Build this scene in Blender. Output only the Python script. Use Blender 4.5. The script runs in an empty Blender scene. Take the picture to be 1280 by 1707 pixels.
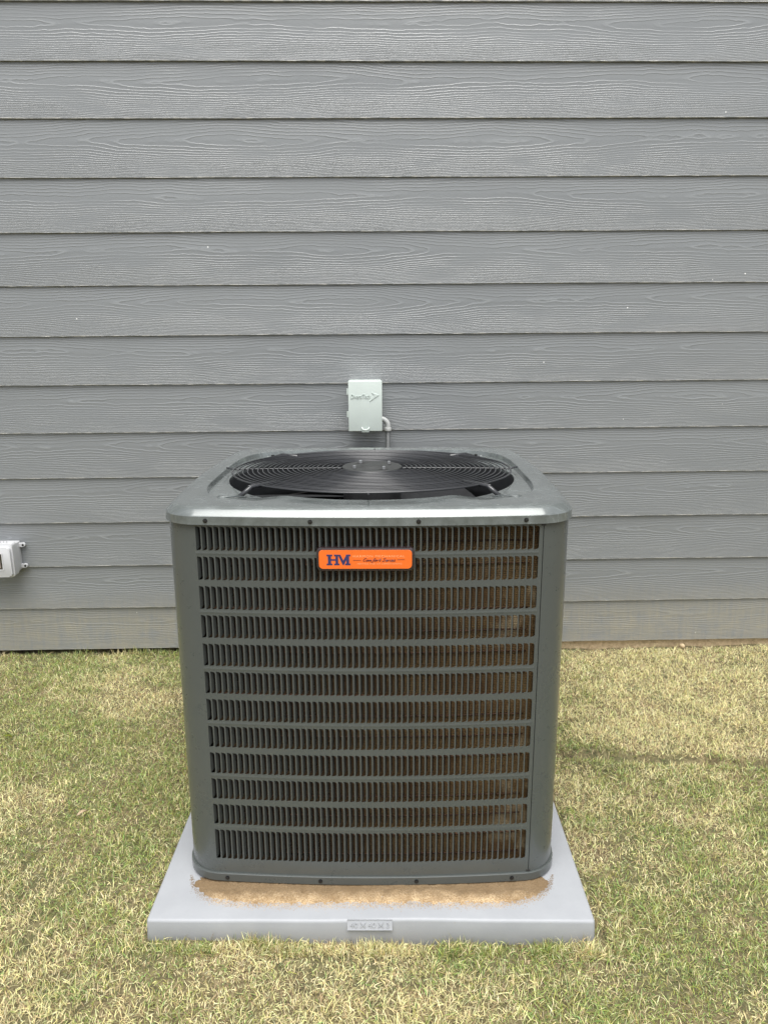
import bpy, bmesh, math, random
import numpy as np
from mathutils import Vector, Matrix

random.seed(7)
rng = np.random.default_rng(11)
sc = bpy.context.scene
C = sc.collection

# ------------------------------------------------------------------ camera
cam_d = bpy.data.cameras.new('camera')
cam = bpy.data.objects.new('camera', cam_d)
C.objects.link(cam)
sc.camera = cam
FW = Vector((-0.00716414, 0.97126828, -0.2378794)).normalized()
RT = Vector((0.99996858, 0.00615113, -0.0050005)).normalized()
UP = RT.cross(FW).normalized()
cam.matrix_world = Matrix(((RT.x, UP.x, -FW.x, 0.04675573),
                           (RT.y, UP.y, -FW.y, -1.47016447),
                           (RT.z, UP.z, -FW.z, 1.31054679),
                           (0, 0, 0, 1)))
cam_d.sensor_fit = 'VERTICAL'
cam_d.sensor_height = 36.0
cam_d.lens = 1282.917 / 1707.0 * 36.0
cam_d.clip_start = 0.05
cam_d.clip_end = 500
sc.render.resolution_x = 767
sc.render.resolution_y = 1024

# ------------------------------------------------------------------ light
SUN_EL, SUN_AZ = math.radians(69), math.radians(1)      # azimuth: from straight behind the camera towards the right
world = bpy.data.worlds.new('World')
sc.world = world
world.use_nodes = True
wt = world.node_tree
wt.nodes.clear()
sky = wt.nodes.new('ShaderNodeTexSky')
sky.sky_type = 'NISHITA'
sky.sun_disc = False
sky.sun_elevation = SUN_EL
sky.sun_rotation = math.pi - SUN_AZ
sky.air_density = 1.0
sky.dust_density = 3.0
hs = wt.nodes.new('ShaderNodeHueSaturation')
hs.inputs['Saturation'].default_value = 0.22            # overcast: the blue is nearly gone
bg = wt.nodes.new('ShaderNodeBackground')
bg.inputs['Strength'].default_value = 0.15
wo = wt.nodes.new('ShaderNodeOutputWorld')
wt.links.new(sky.outputs[0], hs.inputs['Color'])
wt.links.new(hs.outputs[0], bg.inputs['Color'])
wt.links.new(bg.outputs[0], wo.inputs['Surface'])
sd = bpy.data.lights.new('sun', 'SUN')
sd.energy = 2.3
sd.angle = math.radians(48)
sd.color = (1.0, 0.985, 0.95)
sun = bpy.data.objects.new('sun', sd)
C.objects.link(sun)
sdir = Vector((math.sin(SUN_AZ) * math.cos(SUN_EL), -math.cos(SUN_AZ) * math.cos(SUN_EL), math.sin(SUN_EL)))
sun.rotation_euler = sdir.to_track_quat('Z', 'Y').to_euler()
sun.location = sdir * 20
sc.view_settings.view_transform = 'Standard'
sc.view_settings.look = 'None'
sc.view_settings.gamma = 1
sc.view_settings.use_curve_mapping = False
sc.view_settings.exposure = 0.72


# ------------------------------------------------------------------ helpers
def link(o, parent=None):
    C.objects.link(o)
    if parent is not None:
        o.parent = parent
    return o


def thing(name, label, cat, loc=(0, 0, 0), rot=(0, 0, 0), group=None):
    o = bpy.data.objects.new(name, None)
    C.objects.link(o)
    o.location = loc
    o.rotation_euler = rot
    o.empty_display_size = 0.1
    o['label'] = label
    o['category'] = cat
    if group:
        o['group'] = group
    return o


def mesh_obj(name, verts, faces, mat, parent=None, smooth=False, uvs=None):
    me = bpy.data.meshes.new(name)
    me.from_pydata([tuple(v) for v in verts], [], faces)
    me.materials.append(mat)
    if smooth:
        me.polygons.foreach_set('use_smooth', [True] * len(me.polygons))
    if uvs is not None:
        l = me.uv_layers.new(name='uv')
        li = np.empty(len(me.loops), dtype=np.int32)
        me.loops.foreach_get('vertex_index', li)
        l.data.foreach_set('uv', np.asarray(uvs, dtype=np.float32)[li].ravel())
    me.update()
    return link(bpy.data.objects.new(name, me), parent)


def bm_obj(name, bm, mat, parent=None, smooth=False):
    me = bpy.data.meshes.new(name)
    bm.normal_update()
    bm.to_mesh(me)
    bm.free()
    me.materials.append(mat)
    if smooth:
        me.polygons.foreach_set('use_smooth', [True] * len(me.polygons))
    return link(bpy.data.objects.new(name, me), parent)


def autosmooth(o, deg=35):
    me = o.data
    me.polygons.foreach_set('use_smooth', [True] * len(me.polygons))
    bm = bmesh.new()
    bm.from_mesh(me)
    for e in bm.edges:
        if len(e.link_faces) == 2 and e.calc_face_angle(0) > math.radians(deg):
            e.smooth = False
    bm.to_mesh(me)
    bm.free()
    return o


def add_box(bm, x0, x1, y0, y1, z0, z1, bevel=0.0, seg=2, mat=None):
    m = Matrix.Translation(((x0 + x1) / 2, (y0 + y1) / 2, (z0 + z1) / 2)) @ Matrix.Diagonal((x1 - x0, y1 - y0, z1 - z0, 1))
    if mat is not None:
        m = mat @ m
    r = bmesh.ops.create_cube(bm, size=1.0, matrix=m)
    if bevel > 0:
        es = set()
        for v in r['verts']:
            es.update(v.link_edges)
        bmesh.ops.bevel(bm, geom=list(es), offset=bevel, segments=seg, affect='EDGES', profile=0.5)


def add_cyl(bm, r, p0, p1, n=16, r2=None, bevel=0.0):
    p0, p1 = Vector(p0), Vector(p1)
    d = p1 - p0
    m = Matrix.Translation((p0 + p1) / 2) @ d.to_track_quat('Z', 'Y').to_matrix().to_4x4()
    res = bmesh.ops.create_cone(bm, cap_ends=True, segments=n, radius1=r, radius2=r if r2 is None else r2, depth=d.length, matrix=m)
    if bevel > 0:
        es = [e for e in {e for v in res['verts'] for e in v.link_edges} if e.calc_face_angle(0) > 1.0]
        bmesh.ops.bevel(bm, geom=es, offset=bevel, segments=2, affect='EDGES', profile=0.5)


def add_tube(bm, pts, r, n=8, closed=False, cap=True):
    pts = [Vector(p) for p in pts]
    k = len(pts)
    rings = []
    up = None
    for i, p in enumerate(pts):
        a = pts[(i - 1) % k] if (closed or i > 0) else p
        b = pts[(i + 1) % k] if (closed or i < k - 1) else p
        t = (b - a).normalized()
        if up is None:
            up = Vector((0, 0, 1)) if abs(t.z) < 0.9 else Vector((1, 0, 0))
        s = t.cross(up).normalized()
        u = s.cross(t).normalized()
        up = u
        rr = r[i] if isinstance(r, (list, tuple)) else r
        rings.append([bm.verts.new(p + rr * (math.cos(2 * math.pi * j / n) * s + math.sin(2 * math.pi * j / n) * u)) for j in range(n)])
    for i in range(k if closed else k - 1):
        A, B = rings[i], rings[(i + 1) % k]
        for j in range(n):
            bm.faces.new((A[j], A[(j + 1) % n], B[(j + 1) % n], B[j]))
    if cap and not closed:
        bm.faces.new(rings[0][::-1])
        bm.faces.new(rings[-1])


def rrect(w, h, r, n=6, cx=0, cy=0):
    out = []
    for k, (sx, sy) in enumerate(((1, 1), (-1, 1), (-1, -1), (1, -1))):
        for i in range(n + 1):
            a = math.pi / 2 * (k + i / n)
            out.append((cx + sx * (w / 2 - r) + r * math.cos(a), cy + sy * (h / 2 - r) + r * math.sin(a)))
    return out


def prism(bm, poly, y_back, y_front, x0=0, z0=0, bevel=0.0):
    """poly in (x,z); faces -Y"""
    f = [bm.verts.new((x0 + x, y_front, z0 + z)) for x, z in poly]
    b = [bm.verts.new((x0 + x, y_back, z0 + z)) for x, z in poly]
    ff = bm.faces.new(f)
    bm.faces.new(b[::-1])
    n = len(poly)
    for i in range(n):
        bm.faces.new((f[i], b[i], b[(i + 1) % n], f[(i + 1) % n]))
    if bevel > 0:
        bmesh.ops.bevel(bm, geom=list(ff.edges), offset=bevel, segments=2, affect='EDGES', profile=0.5)


# ------------------------------------------------------------------ materials
class NT:
    def __init__(s, name):
        s.m = bpy.data.materials.new(name)
        s.m.use_nodes = True
        s.t = s.m.node_tree
        s.b = s.t.nodes['Principled BSDF']

    def n(s, typ, **k):
        nd = s.t.nodes.new(typ)
        for a, v in k.items():
            if a.startswith('i_'):
                key = a[2:]
                key = int(key) if key.isdigit() else key.replace('_', ' ')
                s.set(nd.inputs[key], v)
            else:
                setattr(nd, a, v)
        return nd

    def set(s, sock, v):
        if isinstance(v, bpy.types.NodeSocket):
            s.t.links.new(v, sock)
        else:
            sock.default_value = v

    def math(s, op, a, b=0.0, c=0.0, clamp=False):
        nd = s.t.nodes.new('ShaderNodeMath')
        nd.operation = op
        nd.use_clamp = clamp
        s.set(nd.inputs[0], a)
        s.set(nd.inputs[1], b)
        s.set(nd.inputs[2], c)
        return nd.outputs[0]

    def noise(s, vec, scale, detail=3, rough=0.5, dist=0.0):
        nd = s.n('ShaderNodeTexNoise')
        s.set(nd.inputs['Vector'], vec)
        nd.inputs['Scale'].default_value = scale
        nd.inputs['Detail'].default_value = detail
        nd.inputs['Roughness'].default_value = rough
        nd.inputs['Distortion'].default_value = dist
        return nd.outputs['Fac']

    def mapping(s, vec, scale=(1, 1, 1), loc=(0, 0, 0)):
        nd = s.n('ShaderNodeMapping')
        s.set(nd.inputs['Vector'], vec)
        nd.inputs['Scale'].default_value = scale
        nd.inputs['Location'].default_value = loc
        return nd.outputs[0]

    def ramp(s, fac, stops):
        nd = s.n('ShaderNodeValToRGB')
        s.set(nd.inputs[0], fac)
        cr = nd.color_ramp
        while len(cr.elements) < len(stops):
            cr.elements.new(0.5)
        for e, (p, c) in zip(cr.elements, stops):
            e.position = p
            e.color = (c, c, c, 1) if isinstance(c, (int, float)) else (*c, 1)
        return nd.outputs[0]

    def mix(s, fac, a, b, typ='MIX'):
        nd = s.n('ShaderNodeMix', data_type='RGBA', blend_type=typ)
        s.set(nd.inputs[0], fac)
        for sk, v in ((nd.inputs[6], a), (nd.inputs[7], b)):
            s.set(sk, v if isinstance(v, bpy.types.NodeSocket) else (*v, 1))
        return nd.outputs[2]

    def bump(s, h, dist, strength=1.0, nrm=None):
        nd = s.n('ShaderNodeBump')
        s.set(nd.inputs['Height'], h)
        nd.inputs['Distance'].default_value = dist
        nd.inputs['Strength'].default_value = strength
        if nrm is not None:
            s.t.links.new(nrm, nd.inputs['Normal'])
        return nd.outputs[0]

    def out(s, color=None, rough=None, normal=None, **k):
        if color is not None:
            s.set(s.b.inputs['Base Color'], color if isinstance(color, bpy.types.NodeSocket) else (*color, 1))
        if rough is not None:
            s.set(s.b.inputs['Roughness'], rough)
        if normal is not None:
            s.set(s.b.inputs['Normal'], normal)
        for a, v in k.items():
            s.set(s.b.inputs[a.replace('_', ' ')], v)
        return s.m

    def obj(s):
        return s.n('ShaderNodeTexCoord').outputs['Object']

    def uv(s):
        return s.n('ShaderNodeTexCoord').outputs['UV']


def m_siding():
    s = NT('painted_fibre_cement')
    uv = s.uv()
    sep = s.n('ShaderNodeSeparateXYZ')
    s.set(sep.inputs[0], uv)
    u, v = sep.outputs[0], sep.outputs[1]
    wander = s.math('MULTIPLY', s.math('SUBTRACT', s.noise(s.mapping(uv, (1.1, 0.001, 1)), 1.0, 2), 0.5), 0.35)
    vn = s.math('DIVIDE', s.math('MODULO', v, 1.0), 0.178)
    d = s.math('ABSOLUTE', s.math('SUBTRACT', vn, s.math('ADD', 0.66, wander)))
    sm = s.math('SQRT', s.math('ADD', s.math('MULTIPLY', d, d), 0.0020))
    dd = s.math('ADD', s.math('MULTIPLY', sm, 13.0), s.math('MULTIPLY', s.math('MULTIPLY', sm, sm), 20.0))
    n1 = s.math('MULTIPLY', s.noise(s.mapping(uv, (1.0, 1.6, 1)), 1.0, 1.0), 11.0)
    n2 = s.math('MULTIPLY', s.noise(s.mapping(uv, (9, 24, 1)), 1.0, 2), 1.5)
    n3 = s.math('MULTIPLY', s.noise(s.mapping(uv, (45, 90, 1)), 1.0, 2), 0.30)
    F = s.math('ADD', s.math('ADD', dd, n1), s.math('ADD', n2, n3))
    fr = s.math('FRACT', F)
    # terraces that step outwards from the heart of the board: quick rise, slow fall
    ridge = s.ramp(fr, [(0.0, 0.0), (0.06, 0.15), (0.20, 1.0), (0.42, 0.35), (0.72, 0.06), (1.0, 0.0)])
    amp = s.ramp(s.noise(s.mapping(uv, (4, 16, 1)), 1.0, 2), [(0.32, 0.35), (0.55, 1.0)])
    F2 = s.math('ADD', s.math('MULTIPLY', v, 260.0), s.math('MULTIPLY', s.noise(s.mapping(uv, (3.0, 12, 1)), 1.0, 2), 5.0))
    fine = s.math('MULTIPLY', s.math('PINGPONG', F2, 1.0), s.ramp(s.noise(s.mapping(uv, (9, 40, 1)), 1.0, 2), [(0.38, 0.15), (0.62, 0.7)]))
    low = s.ramp(d, [(0.18, 0.0), (0.32, 1.0)])
    fibre = s.noise(s.mapping(uv, (45, 900, 1)), 1.0, 3, 0.65)
    h = s.math('ADD', s.math('MULTIPLY', ridge, amp), s.math('MULTIPLY', s.math('MULTIPLY', fine, low), 0.38))
    nb = s.bump(h, 0.00060, 1.0)
    nb = s.bump(fibre, 0.0003, 0.8, nb)
    nb = s.bump(s.noise(s.mapping(uv, (2.2, 5, 1)), 1.0, 2), 0.003, 0.5, nb)
    big = s.noise(s.mapping(uv, (1.1, 6, 1)), 1.0, 3)
    col = s.mix(s.ramp(big, [(0.3, 0.0), (0.7, 1.0)]), (0.160, 0.170, 0.177), (0.176, 0.186, 0.192))
    col = s.mix(s.math('MULTIPLY', s.ramp(fibre, [(0.35, 0.0), (0.75, 1.0)]), 0.16), col, (0.28, 0.29, 0.29))
    # highlight painted as a pale line on the ridge crests; chips on the bottom edge
    col = s.mix(s.math('MULTIPLY', s.ramp(fr, [(0.10, 0.0), (0.20, 1.0), (0.32, 0.0)]), s.math('MULTIPLY', amp, 0.22)), col, (0.40, 0.42, 0.43))
    col = s.mix(s.math('MULTIPLY', s.ramp(fr, [(0.0, 1.0), (0.08, 0.0)]), s.math('MULTIPLY', amp, 0.30)), col, (0.085, 0.09, 0.092))
    chip = s.math('MULTIPLY', s.ramp(vn, [(0.018, 1.0), (0.026, 0.0)]), s.ramp(s.noise(s.mapping(uv, (30, 200, 1)), 1.0, 3, 0.7), [(0.47, 0.05), (0.60, 0.9)]))
    col = s.mix(chip, col, (0.42, 0.41, 0.38))
    # dust splashed up from the soil
    pz = s.n('ShaderNodeSeparateXYZ')
    s.set(pz.inputs[0], s.n('ShaderNodeTexCoord').outputs['Object'])
    z, x = pz.outputs[2], pz.outputs[0]
    dn = s.noise(s.mapping(uv, (14, 26, 1)), 1.0, 5, 0.7)
    streak = s.noise(s.mapping(uv, (60, 7, 1)), 1.0, 4, 0.6)
    zz = s.math('ADD', z, s.math('MULTIPLY', s.math('SUBTRACT', dn, 0.5), 0.16))
    up = s.ramp(zz, [(0.17, 1.0), (0.30, 0.0)])
    left = s.ramp(x, [(0.0, 0.0), (0.01, 0.0)])
    spl = s.math('MULTIPLY', up, s.ramp(s.math('ADD', s.math('MULTIPLY', dn, 0.5), s.math('MULTIPLY', streak, 0.5)), [(0.38, 0.10), (0.64, 0.9)]))
    col = s.mix(spl, col, (0.255, 0.238, 0.19))
    # a few white specks
    vo = s.n('ShaderNodeTexVoronoi')
    s.set(vo.inputs['Vector'], s.mapping(uv, (1, 1, 1)))
    vo.inputs['Scale'].default_value = 11
    sp = s.math('MULTIPLY', s.math('LESS_THAN', vo.outputs['Distance'], 0.028), s.math('GREATER_THAN', s.noise(vo.outputs['Position'], 37.0, 0), 0.60))
    col = s.mix(sp, col, (0.7, 0.7, 0.68))
    return s.out(col, 0.36, nb, Specular_IOR_Level=0.95)


def m_paint(name, base, dust=(0.40, 0.42, 0.41), dust_amt=0.35, rough=0.26, metallic=0.0, coat=0.3, speck=0.5, streak=False):
    s = NT(name)
    o = s.obj()
    n = s.noise(o, 14, 5, 0.62)
    n2 = s.noise(s.mapping(o, (5, 30, 5) if streak else (1, 1, 1)), 6 if streak else 60, 5, 0.7)
    f = s.math('MULTIPLY', s.ramp(s.math('ADD', s.math('MULTIPLY', n, 0.5), s.math('MULTIPLY', n2, 0.5)), [(0.42, 0.0), (0.66, 1.0)]), dust_amt)
    col = s.mix(f, base, dust)
    vo = s.n('ShaderNodeTexVoronoi')
    s.set(vo.inputs['Vector'], o)
    vo.inputs['Scale'].default_value = 90
    sp = s.math('MULTIPLY', s.math('LESS_THAN', vo.outputs['Distance'], 0.10), s.math('GREATER_THAN', s.noise(vo.outputs['Position'], 9.0, 2), 0.60))
    col = s.mix(s.math('MULTIPLY', sp, speck), col, (0.36, 0.36, 0.30))
    rg = s.math('ADD', rough, s.math('MULTIPLY', f, 0.5))
    nb = s.bump(s.noise(o, 2.5, 1), 0.004, 0.25)
    return s.out(col, rg, nb, Metallic=metallic, Coat_Weight=coat, Coat_Roughness=0.12)


def m_plain(name, col, rough=0.5, metallic=0.0, var=0.12, scale=40, bump=0.0003, coat=0.0):
    s = NT(name)
    o = s.obj()
    n = s.noise(o, scale, 4, 0.6)
    c2 = tuple(min(1, c * (1 - var * 2)) for c in col)
    return s.out(s.mix(s.ramp(n, [(0.3, 0.0), (0.7, 1.0)]), c2, col), rough, s.bump(n, bump, 0.6), Metallic=metallic, Coat_Weight=coat)


def m_pad():
    s = NT('moulded_grey_pad')
    o = s.obj()
    n = s.noise(o, 7, 5, 0.6)
    n2 = s.noise(s.mapping(o, (14, 14, 6)), 1.0, 4, 0.65)
    col = s.mix(s.ramp(n, [(0.3, 0.0), (0.7, 1.0)]), (0.285, 0.295, 0.31), (0.325, 0.335, 0.35))
    sep = s.n('ShaderNodeSeparateXYZ')
    s.set(sep.inputs[0], o)
    low = s.ramp(s.math('ADD', sep.outputs[2], 0.076), [(0.01, 1.0), (0.06, 0.0)])
    col = s.mix(s.math('MULTIPLY', low, s.ramp(n2, [(0.3, 0.5), (0.7, 0.75)])), col, (0.22, 0.215, 0.21))
    vo = s.n('ShaderNodeTexVoronoi')
    s.set(vo.inputs['Vector'], o)
    vo.inputs['Scale'].default_value = 40
    sp = s.math('MULTIPLY', s.math('LESS_THAN', vo.outputs['Distance'], 0.07), s.math('GREATER_THAN', s.noise(vo.outputs['Position'], 9.0, 2), 0.58))
    col = s.mix(s.math('MULTIPLY', sp, 0.5), col, (0.3, 0.28, 0.25))
    # thin tan run-off tint where the sand has washed out
    q = s.n('ShaderNodeVectorMath', operation='MULTIPLY', i_0=s.mapping(o, (1, 1, 1), (0, -0.565, 0)), i_1=(1 / 0.462, 1 / 0.545, 0))
    q4 = s.n('ShaderNodeVectorMath', operation='MULTIPLY', i_0=q.outputs[0], i_1=q.outputs[0])
    q8 = s.n('ShaderNodeVectorMath', operation='MULTIPLY', i_0=q4.outputs[0], i_1=q4.outputs[0])
    sq = s.n('ShaderNodeSeparateXYZ')
    s.set(sq.inputs[0], q8.outputs[0])
    rr = s.math('ADD', s.math('ADD', sq.outputs[0], sq.outputs[1]), s.math('MULTIPLY', s.math('SUBTRACT', s.noise(o, 28, 4, 0.6), 0.5), 0.30))
    st = s.math('MULTIPLY', s.ramp(rr, [(0.84, 1.0), (0.90, 0.0)]), 0.0)
    col = s.mix(st, col, (0.52, 0.40, 0.24))
    nb = s.bump(s.noise(o, 260, 3), 0.0004, 0.5)
    nb = s.bump(n, 0.004, 0.3, nb)
    return s.out(col, 0.48, nb, Specular_IOR_Level=0.4)


def m_coil():
    s = NT('coil_fins')
    o = s.obj()
    uv = s.uv()
    sep = s.n('ShaderNodeSeparateXYZ')
    s.set(sep.inputs[0], uv)
    u, v = sep.outputs[0], sep.outputs[1]
    h1 = s.math('PINGPONG', s.math('MULTIPLY', v, 1 / 0.0021), 1.0)
    h2 = s.math('PINGPONG', s.math('MULTIPLY', u, 1 / 0.0013), 1.0)
    h = s.math('MULTIPLY', s.ramp(h1, [(0.0, 0.15), (0.5, 1.0)]), s.ramp(h2, [(0.0, 0.45), (0.6, 1.0)]))
    n = s.noise(o, 9, 5, 0.65)
    n2 = s.noise(s.mapping(o, (60, 60, 10)), 1.0, 4, 0.7)
    col = s.mix(s.ramp(n, [(0.35, 0.0), (0.7, 1.0)]), (0.24, 0.135, 0.055), (0.36, 0.235, 0.10))
    col = s.mix(s.ramp(n2, [(0.60, 0.0), (0.78, 0.8)]), col, (0.48, 0.36, 0.20))
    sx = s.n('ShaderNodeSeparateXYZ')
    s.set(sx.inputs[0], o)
    fin_shade = s.ramp(s.math('ADD', sx.outputs[0], s.math('MULTIPLY', n, 0.35)), [(0.05, 0.72), (0.45, 0.0)])
    col = s.mix(fin_shade, col, (0.055, 0.035, 0.022))  # shade of the louvre fins painted into the coil, darker to the left
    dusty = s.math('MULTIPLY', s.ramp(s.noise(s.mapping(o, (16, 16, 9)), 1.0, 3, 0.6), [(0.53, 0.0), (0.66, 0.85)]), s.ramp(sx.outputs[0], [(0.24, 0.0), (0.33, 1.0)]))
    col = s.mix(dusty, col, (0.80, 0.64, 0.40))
    col = s.mix(s.math('SUBTRACT', 1.0, h), col, (0.03, 0.016, 0.008))
    return s.out(col, 0.5, s.bump(h, 0.001, 0.8), Metallic=0.25)


def m_soil():
    s = NT('soil_and_thatch')
    o = s.obj()
    n = s.noise(o, 60, 6, 0.7)
    n2 = s.noise(o, 5, 4)
    col = s.ramp(n, [(0.3, (0.045, 0.035, 0.02)), (0.5, (0.14, 0.11, 0.055)), (0.7, (0.32, 0.26, 0.14))])
    col = s.mix(s.ramp(n2, [(0.4, 0.0), (0.6, 0.5)]), col, (0.07, 0.085, 0.03))
    return s.out(col, 0.95, s.bump(n, 0.01, 0.8))


def m_grass():
    s = NT('grass_blades')
    a = s.n('ShaderNodeAttribute', attribute_name='tint')
    s.b.inputs['Roughness'].default_value = 0.55
    s.b.inputs['Specular IOR Level'].default_value = 0.3
    s.t.links.new(a.outputs['Color'], s.b.inputs['Base Color'])
    tr = s.n('ShaderNodeBsdfTranslucent')
    s.t.links.new(a.outputs['Color'], tr.inputs['Color'])
    mx = s.n('ShaderNodeMixShader')
    mx.inputs[0].default_value = 0.22
    s.t.links.new(s.b.outputs[0], mx.inputs[1])
    s.t.links.new(tr.outputs[0], mx.inputs[2])
    s.t.links.new(mx.outputs[0], s.t.nodes['Material Output'].inputs['Surface'])
    return s.m


def m_sand():
    s = NT('washed_sand')
    o = s.obj()
    n = s.noise(o, 330, 4, 0.7)
    n2 = s.noise(o, 26, 4, 0.6)
    col = s.ramp(n, [(0.30, (0.16, 0.10, 0.045)), (0.46, (0.40, 0.28, 0.15)), (0.63, (0.62, 0.48, 0.31))])
    col = s.mix(s.ramp(n2, [(0.40, 0.0), (0.66, 0.7)]), col, (0.22, 0.14, 0.065))
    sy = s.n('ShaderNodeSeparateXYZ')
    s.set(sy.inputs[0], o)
    col = s.mix(s.ramp(s.math('ADD', sy.outputs[1], s.math('MULTIPLY', s.noise(o, 40, 3), 0.03)), [(0.075, 0.0), (0.108, 0.85)]), col, (0.13, 0.085, 0.042))  # shade below the unit painted into the sand, darker towards it
    return s.out(col, 0.95, s.bump(n, 0.0015, 0.9))


def m_foundation():
    s = NT('soiled_foundation')
    o = s.obj()
    n = s.noise(o, 90, 5, 0.7)
    return s.out(s.ramp(n, [(0.3, (0.34, 0.25, 0.15)), (0.6, (0.58, 0.45, 0.28)), (0.75, (0.70, 0.58, 0.40))]), 0.95, s.bump(n, 0.004, 0.8))


SIDING = m_siding()
BODY = m_paint('dark_grey_green_enamel', (0.068, 0.076, 0.073), dust=(0.11, 0.115, 0.108), dust_amt=0.12, rough=0.27, metallic=0.0, coat=0.25, speck=0.15)
CAPM = m_paint('weathered_top_enamel', (0.102, 0.114, 0.110), dust=(0.27, 0.30, 0.30), dust_amt=0.38, rough=0.15, metallic=0.2, coat=0.6, speck=0.2, streak=True)
BLACK = m_plain('black_vinyl_wire', (0.026, 0.027, 0.030), 0.30, coat=0.25)
DARK = m_plain('dark_inside', (0.022, 0.021, 0.020), 0.7)
SCREW = m_plain('dark_screw', (0.05, 0.05, 0.05), 0.3, 0.7)
STEEL = m_plain('galvanised_steel', (0.50, 0.51, 0.52), 0.35, 0.8)
ALU = m_plain('fan_aluminium', (0.035, 0.036, 0.038), 0.8, 0.0)
ALU.node_tree.nodes['Principled BSDF'].inputs['Specular IOR Level'].default_value = 0.08
HUBM = m_plain('grey_hub_plate', (0.035, 0.037, 0.036), 0.6, 0.0)
PAD = m_pad()
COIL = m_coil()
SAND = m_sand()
BOXM = m_plain('pale_grey_green_box', (0.54, 0.60, 0.565), 0.38, 0.0, 0.04, 8, 0.0003)
WHITE = m_plain('white_plastic', (0.52, 0.525, 0.54), 0.35, 0.0, 0.04, 20)
ELBOW = m_plain('grey_fitting', (0.50, 0.51, 0.50), 0.4, 0.1, 0.06)
PIPE = m_plain('dark_grey_conduit', (0.075, 0.08, 0.08), 0.5, 0.0, 0.1)
ORANGE = m_plain('orange_badge', (0.80, 0.150, 0.018), 0.32, 0.0, 0.03, 20, 0.0001, coat=0.4)
NAVY = m_plain('navy_print', (0.035, 0.035, 0.12), 0.4)
MAROON = m_plain('maroon_print', (0.10, 0.012, 0.03), 0.4)
PEACH = m_plain('pale_print', (0.95, 0.42, 0.20), 0.4)
BADGEF = m_plain('black_badge_frame', (0.03, 0.02, 0.022), 0.25, coat=0.5)
DUSK = m_plain('smoky_window', (0.05, 0.045, 0.04), 0.12, 0.0, 0.3, 60, coat=0.6)
SOIL = m_soil()
GRASS = m_grass()
FOUND = m_foundation()

# ------------------------------------------------------------------ ground
_gr = rng.random((64, 64))


def vnoise(x, y, f, seed=0):
    x = np.asarray(x) * f + 17.3 * seed + 500
    y = np.asarray(y) * f + 9.1 * seed + 500
    xi, yi = np.floor(x).astype(int), np.floor(y).astype(int)
    fx, fy = x - xi, y - yi
    fx, fy = fx * fx * (3 - 2 * fx), fy * fy * (3 - 2 * fy)
    g = lambda a, b: _gr[a % 64, b % 64]
    return (g(xi, yi) * (1 - fx) + g(xi + 1, yi) * fx) * (1 - fy) + (g(xi, yi + 1) * (1 - fx) + g(xi + 1, yi + 1) * fx) * fy


def seam_y(x):
    return 0.715 - (np.asarray(x) - 0.576) * 0.0835 + (vnoise(x, 0, 9, 3) - .5) * 0.03


def ground_z(x, y):
    x, y = np.asarray(x, float), np.asarray(y, float)
    z = np.interp(y, [-30, -0.6, -0.25, 0, 0.35, 0.8, 1.43, 2.0], [-0.35, -0.085, -0.068, -0.060, -0.030, -0.018, 0.004, 0.004])
    z = z + 0.012 * np.exp(-((x + 0.35) / 0.2) ** 2 - (y / 0.08) ** 2)
    z = z + 0.018 * np.clip(-x, -0.2, 1.0) * np.clip((y - 0.3), 0, 1)
    z = z + (vnoise(x, y, 5, 1) - .5) * 0.012 + (vnoise(x, y, 16, 2) - .5) * 0.008
    up = np.clip((y - seam_y(x)) / 0.012, 0, 1) * np.clip((x - 0.42) / 0.1, 0, 1)
    z = z + up * 0.012
    z = z - np.exp(-((y - seam_y(x)) / 0.012) ** 2) * np.clip((x - 0.42) / 0.1, 0, 1) * 0.016
    # hollow along the right front corner of the pad
    z = z - 0.02 * np.exp(-(((x - 0.535) / 0.018) ** 2 + ((y - 0.05) / 0.10) ** 2))
    return z


def grid_sheet(name, xs, ys, zf, mat, kind, parent=None):
    X, Y = np.meshgrid(xs, ys)
    Z = zf(X, Y)
    nx, ny = len(xs), len(ys)
    V = np.stack([X, Y, Z], -1).reshape(-1, 3)
    i = np.arange(nx * ny).reshape(ny, nx)
    Fq = np.stack([i[:-1, :-1], i[:-1, 1:], i[1:, 1:], i[1:, :-1]], -1).reshape(-1, 4)
    me = bpy.data.meshes.new(name)
    me.vertices.add(len(V))
    me.vertices.foreach_set('co', V.astype(np.float32).ravel())
    me.loops.add(len(Fq) * 4)
    me.loops.foreach_set('vertex_index', Fq.astype(np.int32).ravel())
    me.polygons.add(len(Fq))
    me.polygons.foreach_set('loop_start', (np.arange(len(Fq)) * 4).astype(np.int32))
    me.materials.append(mat)
    me.update(calc_edges=True)
    me.polygons.foreach_set('use_smooth', [True] * len(Fq))
    o = link(bpy.data.objects.new(name, me), parent)
    o['kind'] = kind
    return o


gx = np.concatenate([[-60, -30, -12, -6, -4], np.arange(-3, 3.001, 0.02), [4, 6, 12, 30, 60]])
gy = np.concatenate([[-60, -30, -12, -6, -3], np.arange(-2, 1.5, 0.02), np.arange(1.5, 2.1, .1), [4, 12, 40]])
ground = grid_sheet('ground', gx, gy, ground_z, SOIL, 'structure')
ground['label'] = 'brown soil and thatch under the lawn'

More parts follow.
